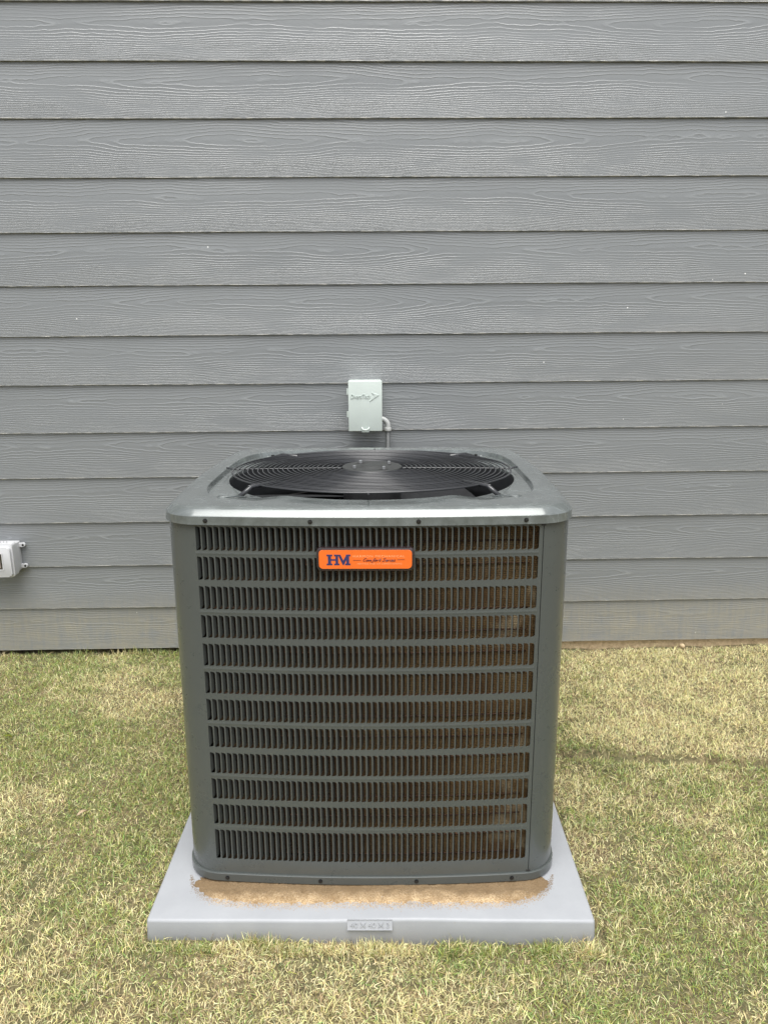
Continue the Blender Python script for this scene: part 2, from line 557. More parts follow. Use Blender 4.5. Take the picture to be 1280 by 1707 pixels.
# ------------------------------------------------------------------ wall of lap siding
WD, WROT, WTILT = 1.43142, 0.02994, 0.00166
wall = thing('house_wall', 'grey house wall clad in wide wood-grain lap siding boards', 'wall', (0, WD, 0), (0, -WTILT, WROT))
edges = [0.047, 0.2205, 0.3955, 0.571, 0.7455, 0.9185, 1.095, 1.2715, 1.448, 1.6285, 1.810, 1.999, 2.1755, 2.356]
while edges[-1] < 4.9:
    edges.append(edges[-1] + 0.1778)
NX = 61
for i in range(len(edges) - 1):
    z0, z1 = edges[i], edges[i + 1] + 0.022
    T = 0.0095
    us = np.linspace(-4.5, 4.5, NX)
    rr = random.Random(100 + i)
    ph = [rr.uniform(0, 6.28) for _ in range(4)]
    verts, uvs, faces = [], [], []
    H = z1 - z0
    # profile (y, z): front bottom edge slightly eased
    prof = [(T, z0 + 0.0004), (0.0012, z0), (0.0, z0 + 0.0014), (0.5 * T * 0.98, z0 + H * 0.5), (T * 0.98, z1), (2 * T, z1)]
    off = rr.uniform(0, 40)
    for a, uu in enumerate(us):
        wz = 0.0007 * math.sin(uu * 1.3 + ph[0]) + 0.0003 * math.sin(uu * 4.1 + ph[1]) + 0.0003 * math.sin(uu * 17 + ph[2])
        wy = 0.0010 * math.sin(uu * 0.9 + ph[3])
        for (py, pz) in prof:
            k = 1.0 if pz < z0 + 0.01 else 0.0
            verts.append((uu, py + wy * k, pz + wz * k))
            uvs.append((uu + off, 7.0 + i + min(max(pz - z0, 0.0), 0.199)))
    P = len(prof)
    for a in range(NX - 1):
        for b in range(P - 1):
            faces.append((a * P + b, (a + 1) * P + b, (a + 1) * P + b + 1, a * P + b + 1))
        faces.append((a * P + P - 1, (a + 1) * P + P - 1, (a + 1) * P, a * P))
    faces.append(tuple(range(P))[::-1])
    faces.append(tuple(range((NX - 1) * P, NX * P)))
    mesh_obj('siding_board', verts, faces, SIDING, wall, uvs=uvs)
bm = bmesh.new()
add_box(bm, -4.5, 4.5, 0.018, 0.12, 0.049, 4.9)
bm_obj('sheathing', bm, DARK, wall)
bm = bmesh.new()
add_box(bm, 0.28, 4.5, 0.0168, 0.0178, -0.2, 0.30)
add_box(bm, -4.5, 0.28, 0.0900, 0.0950, -0.2, 0.04)
fo = bm_obj('foundation', bm, FOUND, wall)
bm = bmesh.new()
r = bmesh.ops.create_icosphere(bm, subdivisions=3, radius=0.009)
for v in bm.verts:
    v.co *= 1 + 0.35 * (float(vnoise(v.co.x * 50, v.co.y * 50 + v.co.z * 70, 1.7, 4)) - .5) * 2
bmesh.ops.transform(bm, matrix=Matrix.Translation((1.235, 1.452, 0.030)), verts=bm.verts)
cl = bm_obj('mortar_lump', bm, FOUND, None, True)
cl['label'] = 'small tan mortar lump on the foundation under the right siding'
cl['category'] = 'mortar lump'

# ------------------------------------------------------------------ pad
pad = thing('equipment_pad', 'pale grey square plastic pad under the air conditioner', 'pad')
bm = bmesh.new()
add_box(bm, -0.508, 0.508, 0.0, 1.016, -0.076, 0.0, 0.007, 3)
for v in bm.verts:      # slight draft and warp
    if v.co.z < -0.04:
        v.co.x *= 1.004
        v.co.y = (v.co.y - 0.508) * 1.006 + 0.508
bmesh.ops.subdivide_edges(bm, edges=[e for e in bm.edges if e.calc_length() > 0.5], cuts=14, use_grid_fill=True)
for v in bm.verts:
    v.co.z += 0.0012 * math.sin(v.co.x * 7 + 1) + 0.0008 * math.sin(v.co.x * 19)
    if v.co.y < 0.05:
        v.co.y += 0.0014 * math.sin(v.co.x * 11)
autosmooth(bm_obj('pad_body', bm, PAD, pad), 40)
# size plate, sloped over the front top edge
PMAT = Matrix.Translation((-0.001, -0.0015, -0.010)) @ Matrix.Rotation(math.radians(-24), 4, 'X')
bm = bmesh.new()
prism(bm, rrect(0.102, 0.0225, 0.001, 2), 0.006, -0.0022, bevel=0.0004)
for (a, b, c, d) in ((-0.051, 0.051, 0.0100, 0.0112), (-0.051, 0.051, -0.0112, -0.0100)):
    add_box(bm, a, b, -0.0036, -0.0018, c, d, 0.0003, 1)
bmesh.ops.transform(bm, matrix=PMAT, verts=bm.verts)
plate = bm_obj('size_plate', bm, PAD, pad)


def text_obj(name, txt, height, mat, parent, matrix, extrude=0.0003, width=None, shear=0.0, space=1.0, offset=0.0, bold=0.0):
    cu = bpy.data.curves.new('txt', 'FONT')
    cu.body = txt
    cu.size = 1.0
    cu.align_x = 'CENTER'
    cu.align_y = 'CENTER'
    cu.shear = shear
    cu.space_character = space
    cu.extrude = 0.5
    cu.offset = bold
    cu.resolution_u = 3
    tmp = bpy.data.objects.new('txt', cu)
    C.objects.link(tmp)
    dg = bpy.context.evaluated_depsgraph_get()
    me = bpy.data.meshes.new_from_object(tmp.evaluated_get(dg))
    bpy.data.objects.remove(tmp)
    co = np.empty(len(me.vertices) * 3)
    me.vertices.foreach_get('co', co)
    co = co.reshape(-1, 3)
    mn, mx = co.min(0), co.max(0)
    co -= (mn + mx) / 2
    cap = mx[1] - mn[1]
    sy = height / cap
    sx = sy if width is None else width / (mx[0] - mn[0])
    co[:, 0] *= sx
    co[:, 1] *= sy
    co[:, 2] *= extrude
    # text plane XY -> XZ facing -Y
    out = np.stack([co[:, 0], -co[:, 2], co[:, 1]], -1)
    me.vertices.foreach_set('co', out.ravel())
    me.transform(matrix)
    me.materials.clear()
    me.materials.append(mat)
    me.name = name
    return link(bpy.data.objects.new(name, me), parent)


text_obj('lettering', '40 X 40 X 3', 0.0105, PAD, plate, PMAT @ Matrix.Translation((0, -0.0030, 0.0)), 0.0034, width=0.088, bold=0.0)

# ------------------------------------------------------------------ air conditioner
X0, YC = 0.000, 0.5725
unit = thing('air_conditioner', 'dark grey-green square outdoor air conditioning unit with louvred sides and orange badge', 'air conditioner', (X0, YC, 0))
RB = 0.37 ** 2 / (2 * 0.016)
PHI = math.asin(0.37 / RB)
RC = 0.083
FACE_L = RB * PHI
CORN_L = RC * (math.pi / 2 - 2 * PHI)
YF = -0.4615          # front centre in unit coordinates
CX = 0.37 - RC * math.sin(PHI)
CYc = YF + 0.016 + RC * math.cos(PHI)


def surf(s, depth=0.0, k=0):
    """point on the bowed plan contour; s = distance from the face centre, positive to the right seen from outside"""
    sg = 1 if s >= 0 else -1
    a = abs(s)
    if a <= FACE_L:
        t = a / RB
        p = (RB * math.sin(t), YF + RB * (1 - math.cos(t)))
        n = (math.sin(t), -math.cos(t))
    else:
        t = PHI + (a - FACE_L) / RC
        t2 = min(t, math.pi / 2 - PHI)
        p = (CX + RC * math.sin(t2), CYc - RC * math.cos(t2))
        n = (math.sin(t2), -math.cos(t2))
        if t > t2:
            e = (a - FACE_L - CORN_L)
            p = (p[0] + e * -n[1] * 0.0 + e * math.cos(t2), p[1] + e * math.sin(t2))
    x, y = (p[0] - depth * n[0]) * sg, p[1] - depth * n[1]
    c, s_ = (1, 0, -1, 0)[k], (0, 1, 0, -1)[k]
    return x * c - y * s_, x * s_ + y * c


def contour(depth, n_face=20, n_corn=14):
    pts = []
    for k in range(4):
        for i in range(n_face):
            pts.append(surf(-FACE_L + 2 * FACE_L * i / n_face, depth, k))
        for i in range(n_corn):
            pts.append(surf(FACE_L + CORN_L * i / n_corn, depth, k))
    return pts


def loft(bm, rings):
    vs = [[bm.verts.new(p) for p in r] for r in rings]
    n = len(vs[0])
    for a, b in zip(vs[:-1], vs[1:]):
        for i in range(n):
            bm.faces.new((a[i], a[(i + 1) % n], b[(i + 1) % n], b[i]))
    return vs


# louvred sheet
NS, PITCH, SW = 55, 0.01351, 0.0107
S_START = -0.3716
ROWS = [(0.8896 - 0.0677 * i, 0.0540) for i in range(11)] + [(0.1440, 0.0800)]
Z_LO, Z_HI = 0.022, 0.897


def slot_outline(w, h):
    """(s,z) from top-left, clockwise; left corners sharp, right corners rounded"""
    pts = [(0.0, 0.0), (w * 0.35, -0.0006)]
    r = 0.0050
    for i in range(1, 6):
        a = math.pi / 2 * (1 - i / 5)
        pts.append((w - r + r * math.cos(a), -0.0010 - 1.25 * r * (1 - math.sin(a))))
    for i in range(0, 5):
        a = -math.pi / 2 * i / 4.0
        pts.append((w - r + r * math.cos(a), -h + 0.0006 + r * (1 + math.sin(a))))
    pts.append((w * 0.3, -h))
    pts.append((0.0, -h))
    return pts


def build_panel(name, s0, s1, k, parent):
    verts, faces = [], []

    def V(s, z, d=0.0):
        x, y = surf(s, d, k)
        verts.append((x, y, z))
        return len(verts) - 1
    TH = 0.0012
    gap_r = PITCH - SW
    cells = [(S_START - gap_r / 2 + PITCH * i, S_START - gap_r / 2 + PITCH * (i + 1)) for i in range(NS)]
    # row band limits
    bands = []
    for i, (zt, h) in enumerate(ROWS):
        bands.append((zt + 0.0008, zt - h - 0.0008))
    for (bt, bb), (zt, h) in zip(bands, ROWS):
        for (c0, c1) in cells:
            so = c0 + gap_r / 2
            ol = [(so + a, zt + b) for a, b in slot_outline(SW, h)]
            inner = [V(a, b) for a, b in ol]
            back = [V(a, b, TH) for a, b in ol]
            n = len(ol)
            outer = []
            for j, (a, b) in enumerate(ol):      # project onto the cell frame
                if j in (0,):
                    q = (c0, bt)
                elif j == n - 1:
                    q = (c0, bb)
                elif j < 4:
                    q = (a, bt)
                elif j in (4,):
                    q = (c1, bt)
                elif j == 9:
                    q = (c1, bb)
                elif 4 < j < 9:
                    q = (c1, b)
                else:
                    q = (a, bb)
                outer.append(V(*q))
            for j in range(n):
                j2 = (j + 1) % n
                faces.append((outer[j], outer[j2], inner[j2], inner[j])[::-1])
                faces.append((inner[j], inner[j2], back[j2], back[j])[::-1])
    # bands between the rows (with a shallow crease in every second one), top and bottom strips
    zs_list = [(Z_HI, bands[0][0], False)]
    for i in range(11):
        zs_list.append((bands[i][1], bands[i + 1][0], i % 2 == 0))
    zs_list.append((bands[-1][1], Z_LO, False))
    sc_l, sc_r = cells[0][0], cells[-1][1]
    cols = [c[0] for c in cells] + [sc_r]
    for (za, zb, crease) in zs_list:
        if crease:
            m = (za + zb) / 2
            prof = [(za, 0), (m + 0.0030, 0), (m + 0.0010, -0.0005), (m - 0.0010, -0.0005), (m - 0.0030, 0), (zb, 0)]
        else:
            prof = [(za, 0), (zb, 0)]
        for (p, q) in zip(prof[:-1], prof[1:]):
            top = [V(s, p[0], p[1]) for s in cols]
            bot = [V(s, q[0], q[1]) for s in cols]
            for j in range(len(cols) - 1):
                faces.append((top[j], bot[j], bot[j + 1], top[j + 1]))
    # plain margins
    for (a, b) in ((s0, sc_l), (sc_r, s1)):
        n = max(2, int((b - a) / 0.006))
        top = [V(a + (b - a) * j / n, Z_HI) for j in range(n + 1)]
        bot = [V(a + (b - a) * j / n, Z_LO) for j in range(n + 1)]
        for j in range(n):
            faces.append((top[j], bot[j], bot[j + 1], top[j + 1]))
    # folded returns at both ends
    for e, sgn in ((s0, 1), (s1, -1)):
        a, b = V(e, Z_HI), V(e, Z_LO)
        c, d = V(e, Z_LO, 0.012), V(e, Z_HI, 0.012)
        faces.append((a, b, c, d))
    me = bpy.data.meshes.new(name)
    me.from_pydata(verts, [], faces)
    me.materials.append(BODY)
    bm = bmesh.new()
    bm.from_mesh(me)
    bmesh.ops.remove_doubles(bm, verts=bm.verts, dist=0.00005)
    for f in bm.faces:
        f.smooth = True
    for e in bm.edges:
        if len(e.link_faces) == 2 and e.calc_face_angle(0) > math.radians(30):
            e.smooth = False
    bm.to_mesh(me)
    bm.free()
    return link(bpy.data.objects.new(name, me), parent)


def louver_mesh(h, k):
    verts, faces = [], []
    for i in range(NS):
        so = S_START + PITCH * i
        prof = [(0.0, 0.0006), (0.0009, 0.0042), (0.0026, 0.0095), (0.0052, 0.0150)]
        hs = (0.0, 0.0006, 0.0024, 0.0060)
        base = len(verts)
        for side, th in ((0, 0.0), (1, -0.0011)):
            for (ds, dd), hh in zip(prof, hs):
                for z in (-hh, -h * 0.5, -h + hh):
                    x, y = surf(so + ds + th, dd, k)
                    verts.append((x, y, z))
        for a in range(3):
            for b in range(2):
                v0 = base + a * 3 + b
                faces.append((v0, v0 + 1, v0 + 4, v0 + 3))
                v0 += 12
                faces.append((v0, v0 + 3, v0 + 4, v0 + 1))
        t = base + 9
        faces.append((t, t + 1, t + 13, t + 12))
        faces.append((t + 1, t + 2, t + 14, t + 13))
    me = bpy.data.meshes.new('louver_row')
    me.from_pydata(verts, [], faces)
    me.materials.append(BODY)
    me.polygons.foreach_set('use_smooth', [True] * len(faces))
    return me


SEAM = 0.3772
panels = [('front_panel', -FACE_L - CORN_L - 0.001, SEAM, 0),
          ('right_panel', -FACE_L + 0.002, FACE_L - 0.002, 1),
          ('rear_panel', -FACE_L - CORN_L, FACE_L + CORN_L, 2),
          ('left_panel', -FACE_L + 0.002, FACE_L - 0.003, 3)]
for nm, s0, s1, k in panels:
    p = build_panel('louvred_panel', s0, s1, k, unit)
    a, b = louver_mesh(0.0540, k), louver_mesh(0.0800, k)
    for (zt, h) in ROWS:
        lo = bpy.data.objects.new('louver_row', b if h > 0.06 else a)
        lo.location.z = zt
        link(lo, p)
# plain corner post to the right of the seam
verts, faces = [], []
n = 26
sa, sb = SEAM + 0.0016, FACE_L + CORN_L
for j in range(n + 1):
    s = sa + (sb - sa) * j / n
    for z, d in ((Z_HI, 0.0), (Z_LO, 0.0), (Z_LO, 0.012), (Z_HI, 0.012)):
        x, y = surf(s, d - 0.0004, 0)
        verts.append((x, y, z))
for j in range(n):
    for q in range(4):
        faces.append((j * 4 + q, j * 4 + (q + 1) % 4, (j + 1) * 4 + (q + 1) % 4, (j + 1) * 4 + q))
faces.append((0, 3, 2, 1))
faces.append((n * 4, n * 4 + 1, n * 4 + 2, n * 4 + 3))
autosmooth(mesh_obj('corner_post', verts, faces, BODY, unit), 35)

# coil
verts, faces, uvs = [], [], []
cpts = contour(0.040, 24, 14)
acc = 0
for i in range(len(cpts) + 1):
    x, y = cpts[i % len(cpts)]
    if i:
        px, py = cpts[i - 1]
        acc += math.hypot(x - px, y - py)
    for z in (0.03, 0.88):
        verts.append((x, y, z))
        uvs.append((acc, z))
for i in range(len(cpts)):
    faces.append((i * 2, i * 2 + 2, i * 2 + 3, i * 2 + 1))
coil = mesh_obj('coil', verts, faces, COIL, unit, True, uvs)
bm = bmesh.new()
loft(bm, [[(x, y, 0.03) for x, y in contour(0.055)], [(x, y, 0.88) for x, y in contour(0.055)]])
bm_obj('coil_back', bm, DARK, coil)
# copper hairpin lines just in front of the fins
COPPER = m_plain('aged_copper', (0.13, 0.060, 0.030), 0.6, 0.2, 0.3, 60)
for r_ in range(16):
    z = 0.06 + r_ * 0.0525
    bm = bmesh.new()
    pts = [(*surf(-0.36 + 0.72 * i / 30, 0.0365, 0), z + 0.0006 * math.sin(i)) for i in range(31)]
    add_tube(bm, pts, 0.0016, 6)
    bm_obj('coil_tube', bm, COPPER, coil, True)

# base pan
bm = bmesh.new()
rings = [[(x, y, z) for x, y in contour(d)] for d, z in ((0.03, 0.026), (-0.0040, 0.026), (-0.0050, 0.0248), (-0.0050, 0.006), (-0.0038, 0.005), (0.0, 0.005))]
vs = loft(bm, rings)
bm.faces.new(vs[-1][::-1])
base = autosmooth(bm_obj('base_pan', bm, BODY, unit), 30)
for sx in (-1, 1):
    for sy in (-1, 1):
        bm = bmesh.new()
        add_cyl(bm, 0.03, (sx * 0.33, sy * 0.33, 0.0), (sx * 0.33, sy * 0.33, 0.0052), 20)
        bm_obj('foot', bm, BLACK, unit)

# top pan
N = len(contour(0))
TILT = lambda y: -0.014 * (y - YF)


def superell(th, a, n_):
    c, s = abs(math.cos(th)), abs(math.sin(th))
    return a / ((c ** n_ + s ** n_) ** (1 / n_))


base_c = contour(0, 30, 22)
norm_c = contour(-1.0, 30, 22)
rings = []
prof = [(0.006, 0.897), (-0.0062, 0.8938), (-0.0078, 0.8946), (-0.0074, 0.8975), (-0.0068, 0.9125)]
prof += [(-0.0058, 0.9142), (-0.0036, 0.9166), (0.0010, 0.9212), (0.0056, 0.9256), (0.0094, 0.9286), (0.0140, 0.9303), (0.0200, 0.9310), (0.032, 0.9313)]
prof.append((0.046, 0.9314))
for d, z in prof:
    ring = []
    for (x, y), (xn, yn) in zip(base_c, norm_c):
        nx, ny = xn - x, yn - y
        px, py = x - d * nx, y - d * ny
        ring.append((px, py, z + (TILT(py) if z > 0.905 else 0)))
    rings.append(ring)


def ridge_depth(y):
    t = min(1, max(0, (y - (-0.335)) / 0.05))
    return 0.014 * t * t * (3 - 2 * t)


OPEN_R = 0.377
for (rf, dz, rec) in ((lambda th: superell(th, 0.402, 4.4), 0, 0.0), (lambda th: superell(th, 0.4005, 4.4), 0, 0.06), (lambda th: superell(th, 0.3970, 4.4), 0, 0.94), (lambda th: superell(th, 0.394, 4.4), 0, 1.0),
                      (lambda th: 0.386, 0.0, 1.0), (lambda th: 0.381, 0.0010, 1.0), (lambda th: 0.3785, 0.0004, 1.0), (lambda th: OPEN_R, -0.003, 1.0), (lambda th: OPEN_R, -0.012, 1.0)):
    ring = []
    for (x, y) in base_c:
        th = math.atan2(y, x)
        rr_ = rf(th)
        py = rr_ * math.sin(th)
        ring.append((rr_ * math.cos(th), py, 0.9314 + TILT(py) + dz - rec * ridge_depth(py)))
    rings.append(ring)
bm = bmesh.new()
loft(bm, rings)
cap = autosmooth(bm_obj('top_pan', bm, CAPM, unit), 25)
# embossed ovals where the guard arms bolt down
for (sx, sy) in ((-1, -1), (1, -1), (-1, 1), (1, 1)):
    bm = bmesh.new()
    cx_, cy_ = sx * 0.316, sy * 0.316
    a = math.atan2(cy_, cx_)
    pts = []
    for i in range(36):
        t = 2 * math.pi * i / 36
        lx, ly = 0.040 * math.cos(t) - 0.004, 0.017 * math.sin(t)
        px, py = cx_ + lx * math.cos(a) - ly * math.sin(a), cy_ + lx * math.sin(a) + ly * math.cos(a)
        pts.append((px, py, 0.9316 + TILT(py) - ridge_depth(py)))
    add_tube(bm, pts, 0.0017, 6, closed=True)
    bm_obj('arm_boss', bm, CAPM, cap, True)

# collar below the opening
bm = bmesh.new()
rings = []
for r_, z in ((OPEN_R + 0.0005, 0.920), (OPEN_R - 0.001, 0.90), (OPEN_R - 0.004, 0.84), (OPEN_R + 0.015, 0.80), (OPEN_R + 0.016, 0.80)):
    rings.append([(r_ * math.cos(2 * math.pi * i / 96), r_ * math.sin(2 * math.pi * i / 96), z + TILT(r_ * math.sin(2 * math.pi * i / 96)) - 0.004) for i in range(96)])
loft(bm, rings)
bm_obj('fan_collar', bm, m_plain('charcoal_collar', (0.045, 0.047, 0.05), 0.4), unit, True)
bm = bmesh.new()
loft(bm, [[(x, y, 0.79) for x, y in contour(0.05)], [(0.37 * math.cos(math.atan2(y, x)), 0.37 * math.sin(math.atan2(y, x)), 0.80) for x, y in contour(0.05)]])
bm_obj('shroud', bm, DARK, unit)
bm = bmesh.new()
bmesh.ops.create_grid(bm, x_segments=1, y_segments=1, size=0.38, matrix=Matrix.Translation((0, 0, 0.045)))
bm_obj('inner_floor', bm, DARK, unit)

# fan guard
guard = bpy.data.objects.new('fan_guard', None)
link(guard, unit)
GZ = 0.9455


def gz(x, y):
    r2 = (x * x + y * y) / 0.375 ** 2
    return GZ + TILT(y) - 0.013 * (y + 0.375) / 0.75 + 0.0035 * (1 - r2)


radii = [0.369 - 0.0131 * i for i in range(22)]
for i, r_ in enumerate(radii):
    bm = bmesh.new()
    nn = 120
    pts = []
    for j in range(nn):
        t = 2 * math.pi * j / nn
        wob = 0.0004 * math.sin(3 * t + i) + 0.0003 * math.sin(8 * t + i * 2)
        x, y = (r_ + wob) * math.cos(t), (r_ + wob) * math.sin(t)
        pts.append((x, y, gz(x, y) + wob))
    add_tube(bm, pts, 0.0016 if i else 0.0024, 7, closed=True)
    bm_obj('guard_ring', bm, BLACK, guard, True)
for k in range(8):
    a = math.pi / 4 * k
    diag = k % 2 == 1
    r1 = 0.392 if not diag else 0.40
    bm = bmesh.new()
    pts = []
    for j in range(14):
        r_ = 0.065 + (r1 - 0.065) * j / 13
        x, y = r_ * math.cos(a), r_ * math.sin(a)
        pts.append((x, y, gz(x, y) - 0.0032 if r_ < 0.376 else gz(x, y) + 0.002))
    add_tube(bm, pts, 0.0023, 7)
    bm_obj('guard_spoke', bm, BLACK, guard, True)
    if diag:
        bm = bmesh.new()
        e = Matrix.Rotation(a, 4, 'Z')
        x, y = 0.41 * math.cos(a), 0.41 * math.sin(a)
        zz = 0.9314 + TILT(y) - ridge_depth(y)
        add_tube(bm, [e @ Vector((0.320, 0, gz(0.32 * math.cos(a), 0.32 * math.sin(a)) - 0.001)), e @ Vector((0.392, 0, gz(0.39 * math.cos(a), 0.39 * math.sin(a)) - 0.001)), e @ Vector((0.425, 0, 0)) + Vector((0, 0, zz + 0.0065))], 0.0058, 8)
        add_box(bm, 0.412, 0.452, -0.010, 0.010, zz + 0.001, zz + 0.0045, 0.0012, 2, mat=e)
        bm_obj('mounting_arm', bm, BLACK, guard, True)
        for rr_ in (0.428, 0.444):
            bm = bmesh.new()
            q = e @ Vector((rr_, 0, 0))
            add_cyl(bm, 0.0052, (q.x, q.y, zz + 0.003), (q.x, q.y, zz + 0.010), 6, bevel=0.0006)
            bm_obj('bolt', bm, SCREW, guard, False)
# hub plate with slots and nuts
bm = bmesh.new()
rings = [[(r_ * math.cos(2 * math.pi * i / 64), r_ * math.sin(2 * math.pi * i / 64), GZ - 0.0024 + TILT(0) + z) for i in range(64)] for r_, z in ((0.080, -0.003), (0.081, 0.0), (0.078, 0.0018), (0.070, 0.0008), (0.050, 0.0004), (0.030, 0.0004), (0.028, 0.0030), (0.010, 0.0036))]
vs = loft(bm, rings)
bm.faces.new(vs[-1])
hub = bm_obj('hub_plate', bm, HUBM, guard, True)
for a in (35, 125, 215, 305):
    a = math.radians(a)
    bm = bmesh.new()
    e = Matrix.Translation((0.056 * math.cos(a), 0.056 * math.sin(a), 0)) @ Matrix.Rotation(a + 1.2, 4, 'Z')
    prism_pts = rrect(0.026, 0.008, 0.0039, 5)
    vv = [bm.verts.new(e @ Vector((px, py, GZ + TILT(0) - 0.0012))) for px, py in prism_pts]
    bm.faces.new(vv)
    bm_obj('slot', bm, DARK, hub)
    bm = bmesh.new()
    zc = GZ + TILT(0) - 0.0014
    add_cyl(bm, 0.0045, (0.056 * math.cos(a), 0.056 * math.sin(a), zc), (0.056 * math.cos(a), 0.056 * math.sin(a), zc + 0.008), 6, bevel=0.0005)
    bm_obj('nut', bm, STEEL, hub)
# motor and fan
bm = bmesh.new()
add_cyl(bm, 0.078, (0, 0, 0.815), (0, 0, 0.915), 40, bevel=0.006)
autosmooth(bm_obj('fan_motor', bm, m_plain('dark_motor', (0.05, 0.05, 0.052), 0.4, 0.3), unit), 35)
fan = bpy.data.objects.new('fan', None)
link(fan, unit)
fan.rotation_euler.z = math.radians(-50)
bm = bmesh.new()
add_cyl(bm, 0.05, (0, 0, 0.79), (0, 0, 0.812), 32, bevel=0.003)
bm_obj('fan_hub', bm, ALU, fan)
for k in range(3):
    bm = bmesh.new()
    grid = []
    NR, NA = 10, 12
    for side in (0, 1):
        for i in range(NR + 1):
            r_ = 0.045 + (0.352 - 0.045) * i / NR
            row = []
            span = math.radians(44 + 22 * (i / NR))
            for j in range(NA + 1):
                t = j / NA
                a = span * (t - 0.5) + math.radians(10) * (i / NR) ** 1.5
                rr_ = r_ * (1 - 0.04 * (2 * t - 1) ** 2 * (i / NR))
                z = 0.845 + 0.085 * (t - 0.5) * (0.6 + 0.4 * i / NR) - 0.018 * (2 * t - 1) ** 2
                row.append(bm.verts.new((rr_ * math.cos(a), rr_ * math.sin(a), z - 0.0014 * side)))
            grid.append(row)
    for side in (0, 1):
        G = grid[side * (NR + 1):(side + 1) * (NR + 1)]
        for i in range(NR):
            for j in range(NA):
                q = (G[i][j], G[i + 1][j], G[i + 1][j + 1], G[i][j + 1])
                bm.faces.new(q if side == 0 else q[::-1])
    bl = bm_obj('fan_blade', bm, ALU, fan, True)
    bl.rotation_euler.z = math.radians(90 + 120 * k)
    if k == 1:
        bm = bmesh.new()
        g4 = []
        for i in range(5):
            r_ = 0.098 + 0.062 * i / 4
            row = []
            for j in range(5):
                q = (r_ - 0.045) / (0.352 - 0.045)
                span = math.radians(44 + 22 * q)
                t = 0.24 + 0.26 * j / 4
                a = span * (t - 0.5) + math.radians(10) * q ** 1.5
                row.append(bm.verts.new((r_ * math.cos(a), r_ * math.sin(a), 0.8462 + 0.085 * (t - 0.5) * (0.6 + 0.4 * q) - 0.018 * (2 * t - 1) ** 2)))
            g4.append(row)
        for i in range(4):
            for j in range(4):
                bm.faces.new((g4[i][j], g4[i + 1][j], g4[i + 1][j + 1], g4[i][j + 1]))
        bm_obj('white_patch', bm, m_plain('white_on_blade', (0.8, 0.8, 0.8), 0.3, 0, 0.02, 20), bl, True)  # plain white patch added on top of one blade

# screws of the top pan and the base pan
for i, sx in enumerate((-0.346, -0.121, 0.108, 0.337)):
    for z, dd in ((0.9035, -0.0068), (0.0155, -0.0050)):
        bm = bmesh.new()
        x, y = surf(sx, dd, 0)
        xn, yn = surf(sx, dd - 0.004, 0)
        add_cyl(bm, 0.0050, (x, y, z), (x + (xn - x) * 0.35, y + (yn - y) * 0.35, z), 14)
        add_cyl(bm, 0.0032, (x, y, z), (xn, yn, z), 6, bevel=0.0005)
        bm_obj('screw', bm, SCREW, unit)
# black joint notches at both ends of the seam
for z in (0.8905, 0.030):
    bm = bmesh.new()
    x, y = surf(SEAM + 0.0005, 0.0, 0)
    add_box(bm, x - 0.0052, x + 0.0045, y - 0.0012, y + 0.004, z - 0.0022, z + 0.0022)
    bm_obj('seam_clip', bm, DARK, unit)

# badge
badge_y = surf(0.1, 0, 0)[1] - 0.001
BC = (-0.005, 0.8215)
Bt = Matrix.Translation((BC[0], badge_y, BC[1]))
bm = bmesh.new()
prism(bm, rrect(0.2085, 0.0515, 0.0100, 6), 0.003, -0.0085, bevel=0.0016)
bmesh.ops.transform(bm, matrix=Bt, verts=bm.verts)
badge = autosmooth(bm_obj('name_badge', bm, BADGEF, unit), 35)
bm = bmesh.new()
prism(bm, rrect(0.1985, 0.0415, 0.0080, 6), -0.0080, -0.0098, bevel=0.0006)
bmesh.ops.transform(bm, matrix=Bt, verts=bm.verts)
face = bm_obj('badge_face', bm, ORANGE, badge)
k = 0.2085 / 1250.0
bx = lambda px: (px - 632) * k
bz = lambda py: (218 - py) * k
# letters H M, slab serif, drawn in the coordinates of the badge (pixels of an enlarged view)
bm = bmesh.new()
yy = -0.0098


def poly(pts, lvl):
    prism(bm, [(bx(a), bz(b)) for a, b in pts][::-1], yy + 0.0002, yy - 0.0003 - lvl * 0.00004)


def rect(x0, y0, x1, y1, lvl):
    poly([(x0, y0), (x1, y0), (x1, y1), (x0, y1)], lvl)


rect(136, 152, 210, 174, 0); rect(136, 272, 210, 294, 0)      # H left serifs
rect(153, 174, 193, 272, 1)                                     # left stem
rect(193, 212, 252, 234, 0)                                     # crossbar
rect(232, 152, 296, 174, 2); rect(232, 272, 300, 294, 0)      # right stem and M left
rect(250, 174, 284, 272, 1)
poly([(284, 160), (312, 152), (352, 238), (342, 290)], 3)       # M diagonals
poly([(392, 152), (410, 174), (356, 292), (338, 288), (346, 236)], 4)
rect(384, 152, 441, 174, 2); rect(372, 272, 441, 294, 2)
rect(388, 174, 424, 272, 5)
bmesh.ops.transform(bm, matrix=Bt, verts=bm.verts)
bm_obj('monogram', bm, NAVY, badge)


def badge_text(name, txt, x0, x1, y0, y1, mat, **kw):
    return text_obj(name, txt, (y1 - y0) * k, mat, badge, Bt @ Matrix.Translation((bx((x0 + x1) / 2), yy - 0.0001, bz((y0 + y1) / 2))), 0.0003, width=(x1 - x0) * k, **kw)


badge_text('lettering', 'HARMON MECHANICAL', 475, 1135, 162, 190, PEACH, space=1.15)
badge_text('lettering', 'HEATING AND AIR CONDITIONING', 528, 1098, 266, 286, PEACH, space=1.1)
